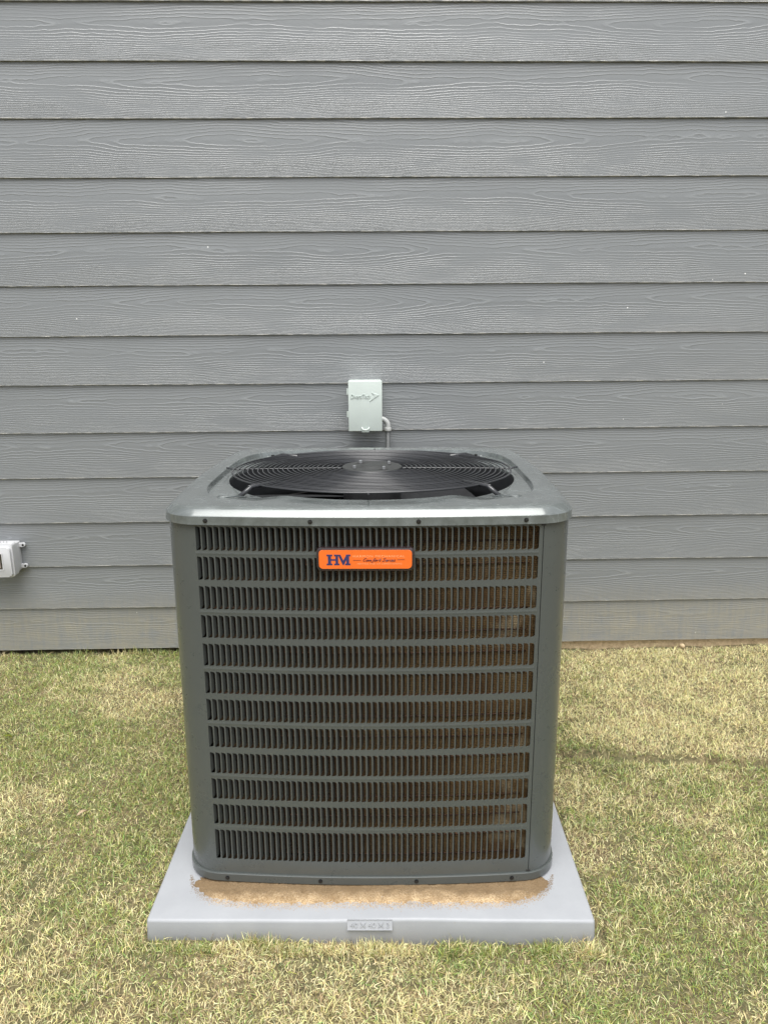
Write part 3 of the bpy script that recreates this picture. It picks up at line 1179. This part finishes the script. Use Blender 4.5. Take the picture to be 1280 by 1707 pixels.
# script line drawn as pen strokes
STROKES = {
    'C': [[(.62, .86), (.45, .98), (.2, .72), (.08, .35), (.2, .06), (.5, .12)]],
    'o': [[(.35, .5), (.12, .38), (.08, .1), (.3, .02), (.48, .28), (.35, .5), (.55, .42)]],
    'm': [[(.05, .48), (.12, .02)], [(.12, .2), (.3, .5), (.34, .3), (.34, .02)], [(.34, .2), (.52, .5), (.58, .3), (.58, .04), (.7, .1)]],
    'f': [[(.62, .9), (.48, 1.0), (.36, .6), (.25, -.1), (.12, -.34), (.02, -.2)], [(.14, .46), (.55, .5)]],
    'r': [[(.05, .46), (.14, .02)], [(.12, .22), (.28, .5), (.44, .46)]],
    't': [[(.34, .85), (.2, .3), (.22, .02), (.4, .08)], [(.06, .56), (.5, .6)]],
    'S': [[(.66, .84), (.5, 1.0), (.26, .82), (.38, .55), (.5, .3), (.34, .02), (.08, .06), (.06, .2)]],
    'e': [[(.1, .26), (.4, .34), (.34, .52), (.14, .4), (.1, .12), (.26, .0), (.5, .14)]],
    'i': [[(.12, .48), (.1, .1), (.2, .02), (.32, .1)], [(.2, .68), (.22, .74)]],
    's': [[(.4, .46), (.2, .5), (.16, .32), (.34, .18), (.24, .0), (.04, .06)]],
}
ADV = {'C': .62, 'o': .52, 'm': .74, 'f': .44, 'r': .44, 't': .4, 'S': .66, 'e': .48, 'i': .28, 's': .46, ' ': .34}
bm = bmesh.new()
word = 'Comfort Series'
total = sum(ADV[c] for c in word)
sx_ = (1015 - 596) * k / total
x = 0
hgt = (244 - 202) * k
lv = 0
for ch in word:
    for st in STROKES.get(ch, []):
        pts = []
        for a in range(len(st) - 1):
            p0, p1, p2, p3 = st[max(a - 1, 0)], st[a], st[a + 1], st[min(a + 2, len(st) - 1)]
            for q in range(5):
                t = q / 5
                pts.append(tuple(0.5 * ((2 * p1[j]) + (-p0[j] + p2[j]) * t + (2 * p0[j] - 5 * p1[j] + 4 * p2[j] - p3[j]) * t * t + (-p0[j] + 3 * p1[j] - 3 * p2[j] + p3[j]) * t ** 3) for j in (0, 1)))
        pts.append(st[-1])
        P3 = [Vector((bx(596) + (x + px + 0.22 * py) * sx_, yy - 0.0003 - lv * 0.00002, bz(244) + py * hgt)) for px, py in pts]
        lv = (lv + 1) % 7
        add_tube(bm, P3, 0.00062, 5)
    x += ADV[ch]
bmesh.ops.transform(bm, matrix=Bt, verts=bm.verts)
bm_obj('script_lettering', bm, MAROON, badge)
for (a, b, c) in ((476, 578, 229), (1040, 1135, 221)):
    bm = bmesh.new()
    add_box(bm, bx(a), bx(b), yy - 0.0004, yy + 0.0003, bz(c) - 0.00035, bz(c) + 0.00035)
    bmesh.ops.transform(bm, matrix=Bt, verts=bm.verts)
    bm_obj('rule_line', bm, MAROON, badge)

# ------------------------------------------------------------------ sand washed out on the pad
def sand_h(x, y):
    ax = np.abs(x)
    yo = 0.565 - 0.517 * np.clip(1 - (ax / 0.455) ** 7.5, 0, 1) ** (1 / 7.5)
    e = (y - yo) + (vnoise(x, y, 60, 5) - .5) * 0.005 + (vnoise(x, y, 210, 6) - .5) * 0.011 + (vnoise(x, y, 14, 7) - .5) * 0.006
    e = e - 0.05 * np.clip((y - 0.12) / 0.08, 0, 1) * (ax > 0.40) * 3
    m = np.clip(e / 0.008, 0, 1)
    inn = np.clip(e / 0.09, 0, 1)
    z = 0.0008 + 0.003 * inn + (vnoise(x, y, 330, 8) - .5) * 0.0022 + (vnoise(x, y, 90, 9) - .5) * 0.002
    return np.where(m > 0, -0.003 + (z + 0.003) * m ** 0.5, -0.003) + 0.0012 * np.sin(x * 7 + 1) + 0.0008 * np.sin(x * 19)


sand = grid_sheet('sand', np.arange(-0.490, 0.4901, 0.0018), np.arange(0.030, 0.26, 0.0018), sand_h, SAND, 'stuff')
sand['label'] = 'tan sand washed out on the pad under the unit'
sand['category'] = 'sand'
# loose grains
ng = 9000
gxs = rng.uniform(-0.46, 0.46, ng)
ax = np.abs(gxs)
yo = 0.565 - 0.517 * np.clip(1 - (ax / 0.455) ** 7.5, 0, 1) ** (1 / 7.5)
gys = yo + rng.normal(0.002, 0.008, ng)
ok = (gys > 0.012) & (gys < 0.15)
gxs, gys = gxs[ok], gys[ok]
ng = len(gxs)
sz = rng.uniform(0.0004, 0.0011, ng)
octv = np.array([(1, 0, 0), (-1, 0, 0), (0, 1, 0), (0, -1, 0), (0, 0, 1), (0, 0, -0.2)], float)
octf = np.array([(0, 2, 4), (2, 1, 4), (1, 3, 4), (3, 0, 4)])
zg = np.maximum(sand_h(gxs, gys), 0.0012 * np.sin(gxs * 7 + 1) + 0.0008 * np.sin(gxs * 19))
V = (np.stack([gxs, gys, zg], -1)[:, None, :] + octv[None] * sz[:, None, None]).reshape(-1, 3)
Fc = (octf[None] + (np.arange(ng) * 6)[:, None, None]).reshape(-1, 3)
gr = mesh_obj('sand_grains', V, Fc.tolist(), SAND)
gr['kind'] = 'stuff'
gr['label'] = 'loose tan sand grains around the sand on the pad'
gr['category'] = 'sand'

# ------------------------------------------------------------------ disconnect box on the wall
def wall_thing(name, label, cat, u, z, off=0.0):
    n = Vector((math.sin(WROT), -math.cos(WROT), 0))
    p = Vector((u * math.cos(WROT), WD + u * math.sin(WROT), z)) + n * off
    return thing(name, label, cat, p, (0, 0, WROT))


gu, gzb, gw, gh, gd = -0.0427, 1.0195, 0.1222, 0.182, 0.100
gb = wall_thing('disconnect_box', 'pale grey-green electrical disconnect box on the siding behind the unit', 'electrical box', gu, gzb)
bm = bmesh.new()
add_box(bm, -gw / 2 + 0.003, gw / 2 - 0.003, -gd + 0.010, 0.006, -gh / 2 + 0.004, gh / 2 - 0.002, 0.002, 2)
autosmooth(bm_obj('enclosure', bm, BOXM, gb), 35)
bm = bmesh.new()
add_box(bm, -gw / 2, gw / 2, -gd, -gd + 0.030, -gh / 2, gh / 2, 0.0022, 3)
door = autosmooth(bm_obj('cover', bm, BOXM, gb), 35)
for z in (0.052, -0.030):
    bm = bmesh.new()
    add_cyl(bm, 0.0042, (-gw / 2 - 0.0022, -gd + 0.012, z - 0.011), (-gw / 2 - 0.0022, -gd + 0.012, z + 0.011), 12, bevel=0.0008)
    bm_obj('hinge', bm, BOXM, gb, False)
text_obj('lettering', 'DiversiTech', 0.0155, BOXM, door, Matrix.Translation((-0.0165, -gd - 0.0008, 0.036)), 0.0034, width=0.070, shear=0.08, bold=0.0)
bm = bmesh.new()
sc_ = 0.1222 / 1045.0
arrow = [(820, 165), (1035, 248), (745, 440), (860, 290), (895, 245)]
prism(bm, [((a - 612) * sc_, (0.0)+ (248 - b) * sc_ ) for a, b in arrow][::-1], -gd + 0.001, -gd - 0.0022, 0, 0.0395, bevel=0.0005)
bm_obj('arrow_emblem', bm, BOXM, door)
bm = bmesh.new()
add_tube(bm, [(-0.013, -gd - 0.001, -gh / 2 + 0.014), (-0.010, -gd - 0.006, -gh / 2 + 0.008), (0.0, -gd - 0.008, -gh / 2 + 0.006), (0.010, -gd - 0.006, -gh / 2 + 0.008), (0.013, -gd - 0.001, -gh / 2 + 0.014)], 0.0024, 8)
add_box(bm, -0.013, 0.013, -gd - 0.002, -gd + 0.012, -gh / 2 - 0.004, -gh / 2 + 0.006, 0.001, 2)
autosmooth(bm_obj('latch', bm, BOXM, gb), 40)

# conduit
cu_, cz_ = 0.0195, 0.968
cd = wall_thing('conduit', 'grey elbow and dark conduit running down from the disconnect box', 'conduit', cu_, cz_)
bm = bmesh.new()
pts = []
yc = -0.052
for i in range(12):
    a = math.pi / 2 * i / 11
    pts.append((-0.006 + 0.0265 * math.sin(a), yc, -0.0265 * (1 - math.cos(a))))
pts.append((0.0205, yc, -0.036))
add_tube(bm, pts, 0.0096, 16)
autosmooth(bm_obj('elbow', bm, ELBOW, cd), 50)
bm = bmesh.new()
add_cyl(bm, 0.0132, (0.0205, yc, -0.045), (0.0205, yc, -0.0325), 24, bevel=0.0012)
autosmooth(bm_obj('coupling', bm, ELBOW, cd), 35)
bm = bmesh.new()
add_cyl(bm, 0.0135, (-0.0072, yc, 0.0), (-0.0015, yc, 0.0), 6, bevel=0.0008)
bm_obj('locknut', bm, ELBOW, cd)
bm = bmesh.new()
add_tube(bm, [(0.0205, yc, -0.044), (0.0205, yc, -0.3), (0.020, yc, -0.62), (0.016, yc - 0.02, -0.72), (0.010, yc - 0.08, -0.77), (0.006, yc - 0.20, -0.775), (0.005, yc - 0.42, -0.76)], 0.0102, 14)
bm_obj('pipe', bm, PIPE, cd, True)

# ------------------------------------------------------------------ white outlet cover on the left
bu, bz0 = -1.4615, 0.4435
ob = wall_thing('outlet_cover', 'white weatherproof outlet cover with a dark window at the left edge of the siding', 'outlet cover', bu, bz0)
BW, BH, BD = 0.158, 0.128, 0.070
bm = bmesh.new()
add_box(bm, -BW / 2 + 0.008, BW / 2 - 0.002, -BD + 0.02, 0.004, -BH / 2 + 0.008, BH / 2 - 0.006, 0.004, 3)
autosmooth(bm_obj('back_box', bm, WHITE, ob), 35)
bm = bmesh.new()
prism(bm, rrect(BW, BH + 0.006, 0.013, 6), -0.038, -BD - 0.004, bevel=0.003)
lid = autosmooth(bm_obj('rim', bm, WHITE, ob), 35)
bm = bmesh.new()
prism(bm, rrect(BW - 0.006, BH - 0.012, 0.012, 6), -BD - 0.002, -BD - 0.016, -0.0025, -0.004, bevel=0.0035)
lid = autosmooth(bm_obj('lid', bm, WHITE, ob), 35)
bm = bmesh.new()
prism(bm, rrect(0.100, 0.064, 0.003, 3), -BD - 0.010, -BD - 0.0165, -0.007, -0.001, bevel=0.0005)
w = bm_obj('window', bm, DUSK, lid)
bm = bmesh.new()
o_ = rrect(0.105, 0.069, 0.004, 3)
i_ = rrect(0.097, 0.061, 0.002, 3)
vo_ = [bm.verts.new((x - 0.007, -BD - 0.0180, z - 0.001)) for x, z in o_]
vi_ = [bm.verts.new((x - 0.007, -BD - 0.0180, z - 0.001)) for x, z in i_]
vb_ = [bm.verts.new((x - 0.007, -BD - 0.0140, z - 0.001)) for x, z in o_]
vc_ = [bm.verts.new((x - 0.007, -BD - 0.0160, z - 0.001)) for x, z in i_]
n = len(o_)
for j in range(n):
    j2 = (j + 1) % n
    bm.faces.new((vo_[j], vo_[j2], vi_[j2], vi_[j]))
    bm.faces.new((vo_[j], vb_[j], vb_[j2], vo_[j2]))
    bm.faces.new((vi_[j], vi_[j2], vc_[j2], vc_[j]))
bm_obj('window_frame', bm, WHITE, lid)
# socket shapes behind the window
bm = bmesh.new()
add_box(bm, 0.018, 0.034, -BD - 0.0172, -BD - 0.0166, -0.026, 0.004, 0.0, 1)
bm_obj('socket_face', bm, m_plain('dusty_socket', (0.30, 0.25, 0.22), 0.4), lid)
for i in range(6):
    bm = bmesh.new()
    xx = 0.052 - i * 0.0115
    add_cyl(bm, 0.0028, (xx, -BD + 0.016, BH / 2 + 0.0032), (xx, -BD + 0.016, BH / 2 + 0.0040), 8)
    bm_obj('drain_hole', bm, DARK, ob)
for z in (0.044, -0.040):
    bm = bmesh.new()
    pr = [(0.0, -0.009), (0.016, -0.009)] + [(0.016 + 0.008 * math.cos(a), -0.001 + 0.008 * math.sin(a)) for a in [math.radians(t) for t in range(-80, 100, 20)]] + [(0.0, 0.006)]
    prism(bm, pr, -0.002, -0.012, BW / 2 - 0.003, z, bevel=0.001)
    ear = bm_obj('mounting_ear', bm, WHITE, ob)
    bm = bmesh.new()
    add_cyl(bm, 0.0042, (BW / 2 + 0.013, -0.0118, z - 0.001), (BW / 2 + 0.013, -0.0132, z - 0.001), 12)
    bm_obj('ear_screw', bm, SCREW, ear)

# ------------------------------------------------------------------ lawn
def make_blades(name, n, region, lmin, lmax, wid, lie, seed, label, edge=False):
    g = np.random.default_rng(seed)
    x0, x1, y0, y1 = region
    N_ = int(n * 2.2)
    x = g.uniform(x0, x1, N_)
    y = g.uniform(y0, y1, N_)
    # density: fuller inside the wedge that can be seen, thinner patches by noise
    half = 0.62 * (y + 1.47) + 0.70
    p = np.where(np.abs(x) < half, 1.0, 0.35)
    p *= np.clip(0.42 + 1.3 * vnoise(x, y, 9, 11) * vnoise(x, y, 30, 12) * 2.0, 0, 1)
    for (hx, hy, hr) in ((-0.672, -0.09, .012), (0.5715, -0.122, .009), (-0.76, -0.125, .016), (0.506, -0.06, .015), (0.80, -0.12, .012), (0.30, -0.21, .010), (-0.95, 0.35, .012), (0.95, 0.113, .014)):
        p = p * (1 - 0.93 * np.exp(-(((x - hx) / hr / 1.5) ** 2 + ((y - hy) / hr) ** 2)))
    if edge:
        p = np.where(vnoise(x, y, 26, 31) > 0.42, 1.0, 0.25)
    p = np.where((np.abs(x) < 0.515) & (y > -0.004) & (y < 1.02), 0, p)
    wy = WD + x * math.tan(WROT)
    p = np.where(y > wy - 0.004 + (x < -0.9) * 0.0, 0, p)
    dry = np.clip((x - 0.42) / 0.1, 0, 1)
    p *= 1 - 0.85 * dry * np.exp(-((y - seam_y(x)) / 0.009) ** 2)
    p *= 1 - 0.8 * np.exp(-(((x - 0.53) / 0.02) ** 2 + ((y - 0.03) / 0.09) ** 2))
    p *= 1 - 0.6 * np.exp(-((y - wy) / 0.03) ** 2) * (x > 0.3)
    keep = g.random(N_) < p
    x, y = x[keep][:n], y[keep][:n]
    n = len(x)
    z = ground_z(x, y)
    L = g.uniform(lmin, lmax, n) * (0.7 + 0.7 * vnoise(x, y, 12, 13))
    az = g.uniform(0, 2 * np.pi, n)
    tilt = np.clip(g.normal(lie, 0.30, n), 0.05, 1.5)
    curl = g.normal(0.35, 0.45, n)
    az2 = az + g.normal(0, 0.5, n)
    W = wid * g.uniform(0.6, 1.25, n)
    segs = 3
    ts = np.linspace(0, 1, segs + 1)
    P = np.zeros((n, segs + 1, 3))
    P[:, 0] = np.stack([x, y, z - 0.002], -1)
    for k_ in range(segs):
        th = np.clip(tilt + curl * (k_ - 0.5) * 0.8, 0, 1.62)
        aa = az + (az2 - az) * k_ / segs
        d = np.stack([np.sin(th) * np.cos(aa), np.sin(th) * np.sin(aa), np.cos(th)], -1)
        P[:, k_ + 1] = P[:, k_] + d * (L / segs)[:, None]
    # stay above the soil
    for k_ in range(1, segs + 1):
        gzv = ground_z(P[:, k_, 0], P[:, k_, 1])
        P[:, k_, 2] = np.maximum(P[:, k_, 2], gzv + 0.001)
    # and out of the pad
    inpad = (np.abs(P[:, :, 0]) < 0.512) & (P[:, :, 1] > -0.003) & (P[:, :, 1] < 1.02) & (P[:, :, 2] < 0.002)
    bad = inpad.any(1)
    P, W, x, y, az = P[~bad], W[~bad], x[~bad], y[~bad], az[~bad]
    n = len(P)
    wa = az + np.pi / 2 + g.normal(0, 0.5, n)
    side = np.stack([np.cos(wa), np.sin(wa), g.normal(0, 0.25, n)], -1)
    wt = [0.85, 1.0, 0.75]
    verts = np.zeros((n, 7, 3), np.float32)
    for k_ in range(3):
        verts[:, 2 * k_] = P[:, k_] - side * (W * wt[k_] / 2)[:, None]
        verts[:, 2 * k_ + 1] = P[:, k_] + side * (W * wt[k_] / 2)[:, None]
    verts[:, 6] = P[:, 3]
    tri = np.array([(0, 1, 3), (0, 3, 2), (2, 3, 5), (2, 5, 4), (4, 5, 6)])
    Fc = (tri[None] + (np.arange(n) * 7)[:, None, None]).reshape(-1, 3).astype(np.int32)
    me = bpy.data.meshes.new(name)
    me.vertices.add(n * 7)
    me.vertices.foreach_set('co', verts.ravel())
    me.loops.add(len(Fc) * 3)
    me.loops.foreach_set('vertex_index', Fc.ravel())
    me.polygons.add(len(Fc))
    me.polygons.foreach_set('loop_start', (np.arange(len(Fc)) * 3).astype(np.int32))
    me.materials.append(GRASS)
    me.update(calc_edges=True)
    # colour: straw against green, in patches
    f = 0.36 * vnoise(x, y, 3.3, 14) + 0.38 * vnoise(x, y, 9, 15) + 0.36 * vnoise(x, y, 24, 16)
    f = f - 0.05 * np.clip(-y, 0, 1)
    dryz = np.clip((x - 0.55) / 0.35, 0, 1) * np.clip((y - seam_y(x)) / 0.05, 0, 1)
    f = f - 0.42 * dryz + 0.05 * np.clip((x - 0.5) / 0.1, 0, 1) * (y < seam_y(x)) * (y > -0.1)
    f = f + 0.10 * np.exp(-((y - 1.35) / 0.12) ** 2) * (x < -0.3)
    f = f + 0.08 * np.exp(-(((x - 0.60) / 0.10) ** 2 + ((y - 0.78) / 0.12) ** 2))
    green = np.clip((f - 0.50) * 2.2 + 0.42, 0.05, 0.75)
    isg = g.random(n) < green
    v = g.uniform(0.52, 1.15, n)[:, None]
    straw = np.stack([g.uniform(.78, .95, n), g.uniform(.72, .87, n), g.uniform(.36, .50, n)], -1)
    brown = np.array([0.46, 0.34, 0.19])
    straw = np.where(g.random(n)[:, None] < 0.20, brown, straw)
    grn = np.stack([g.uniform(.26, .44, n), g.uniform(.34, .48, n), g.uniform(.09, .17, n)], -1)
    col = np.where(isg[:, None], grn, straw) * v
    # a green blade has a paler tip, and a paler root
    vc = np.repeat(col[:, None, :], 7, 1)
    vc[:, 0:2] = vc[:, 0:2] * 0.75 + np.array([.36, .29, .15]) * 0.25
    tip = isg & (g.random(n) < 0.4)
    vc[tip, 6] = (.5, .42, .2)
    rgba = np.ones((n * 7, 4), np.float32)
    rgba[:, :3] = np.clip(vc.reshape(-1, 3), 0, 1)
    at = me.color_attributes.new('tint', 'FLOAT_COLOR', 'POINT')
    at.data.foreach_set('color', rgba.ravel())
    o = link(bpy.data.objects.new(name, me))
    o['kind'] = 'stuff'
    o['label'] = label
    o['category'] = 'grass'
    return o


REG = (-2.3, 2.3, -1.0, 1.49)
make_blades('lawn_grass', 480000, REG, 0.011, 0.025, 0.0015, 0.80, 21, 'short half-dormant lawn grass, green and straw')
make_blades('dry_runners', 15000, REG, 0.022, 0.046, 0.0015, 1.2, 22, 'longer dry straw runners lying over the lawn')
make_blades('pad_edge_grass', 3800, (-0.56, 0.56, -0.040, -0.005), 0.018, 0.040, 0.0016, 0.50, 23, 'taller grass tufts leaning on the front edge of the pad', edge=True)
make_blades('wall_edge_grass', 5200, (-1.8, 0.35, 1.385, 1.46), 0.020, 0.042, 0.0016, 0.45, 24, 'taller grass fringe in the gap under the left siding', edge=True)


def leaf(name, label, x, y, L, W, rot, tilt, col, lift=0.016):
    bm = bmesh.new()
    nL = 9
    rows = []
    for i in range(nL):
        t = i / (nL - 1)
        w_ = W * math.sin(math.pi * (0.03 + 0.94 * t)) ** 0.8 * (1 - 0.25 * t)
        zc = 0.010 * math.sin(math.pi * t) * (L / 0.03)
        rows.append([bm.verts.new((L * (t - 0.5), w_ * q, zc * (1 - 0.3 * abs(q)) + 0.35 * w_ * abs(q) + 0.0006 * math.sin(9 * t + q))) for q in (-1, -0.5, 0, 0.5, 1)])
    for a, b in zip(rows[:-1], rows[1:]):
        for j in range(4):
            bm.faces.new((a[j], b[j], b[j + 1], a[j + 1]))
    ret = bmesh.ops.solidify(bm, geom=bm.faces[:], thickness=0.0004)
    o = bm_obj(name, bm, m_plain(name + '_tone', col, 0.6, 0, 0.25, 300, 0.0004), None, True)
    o.location = (x, y, float(ground_z(x, y)) + lift)
    o.rotation_euler = (tilt, 0.1, rot)
    o['label'] = label
    o['category'] = 'leaf'


leaf('dead_leaf', 'pale tan dead leaf lying in the grass left of the pad', -0.8123, 0.4111, 0.038, 0.0065, 0.9, 0.3, (0.85, 0.68, 0.46))
leaf('green_leaf', 'small olive green leaf in the grass at the far left', -1.196, 0.7807, 0.030, 0.007, 0.1, 0.2, (0.30, 0.34, 0.04))
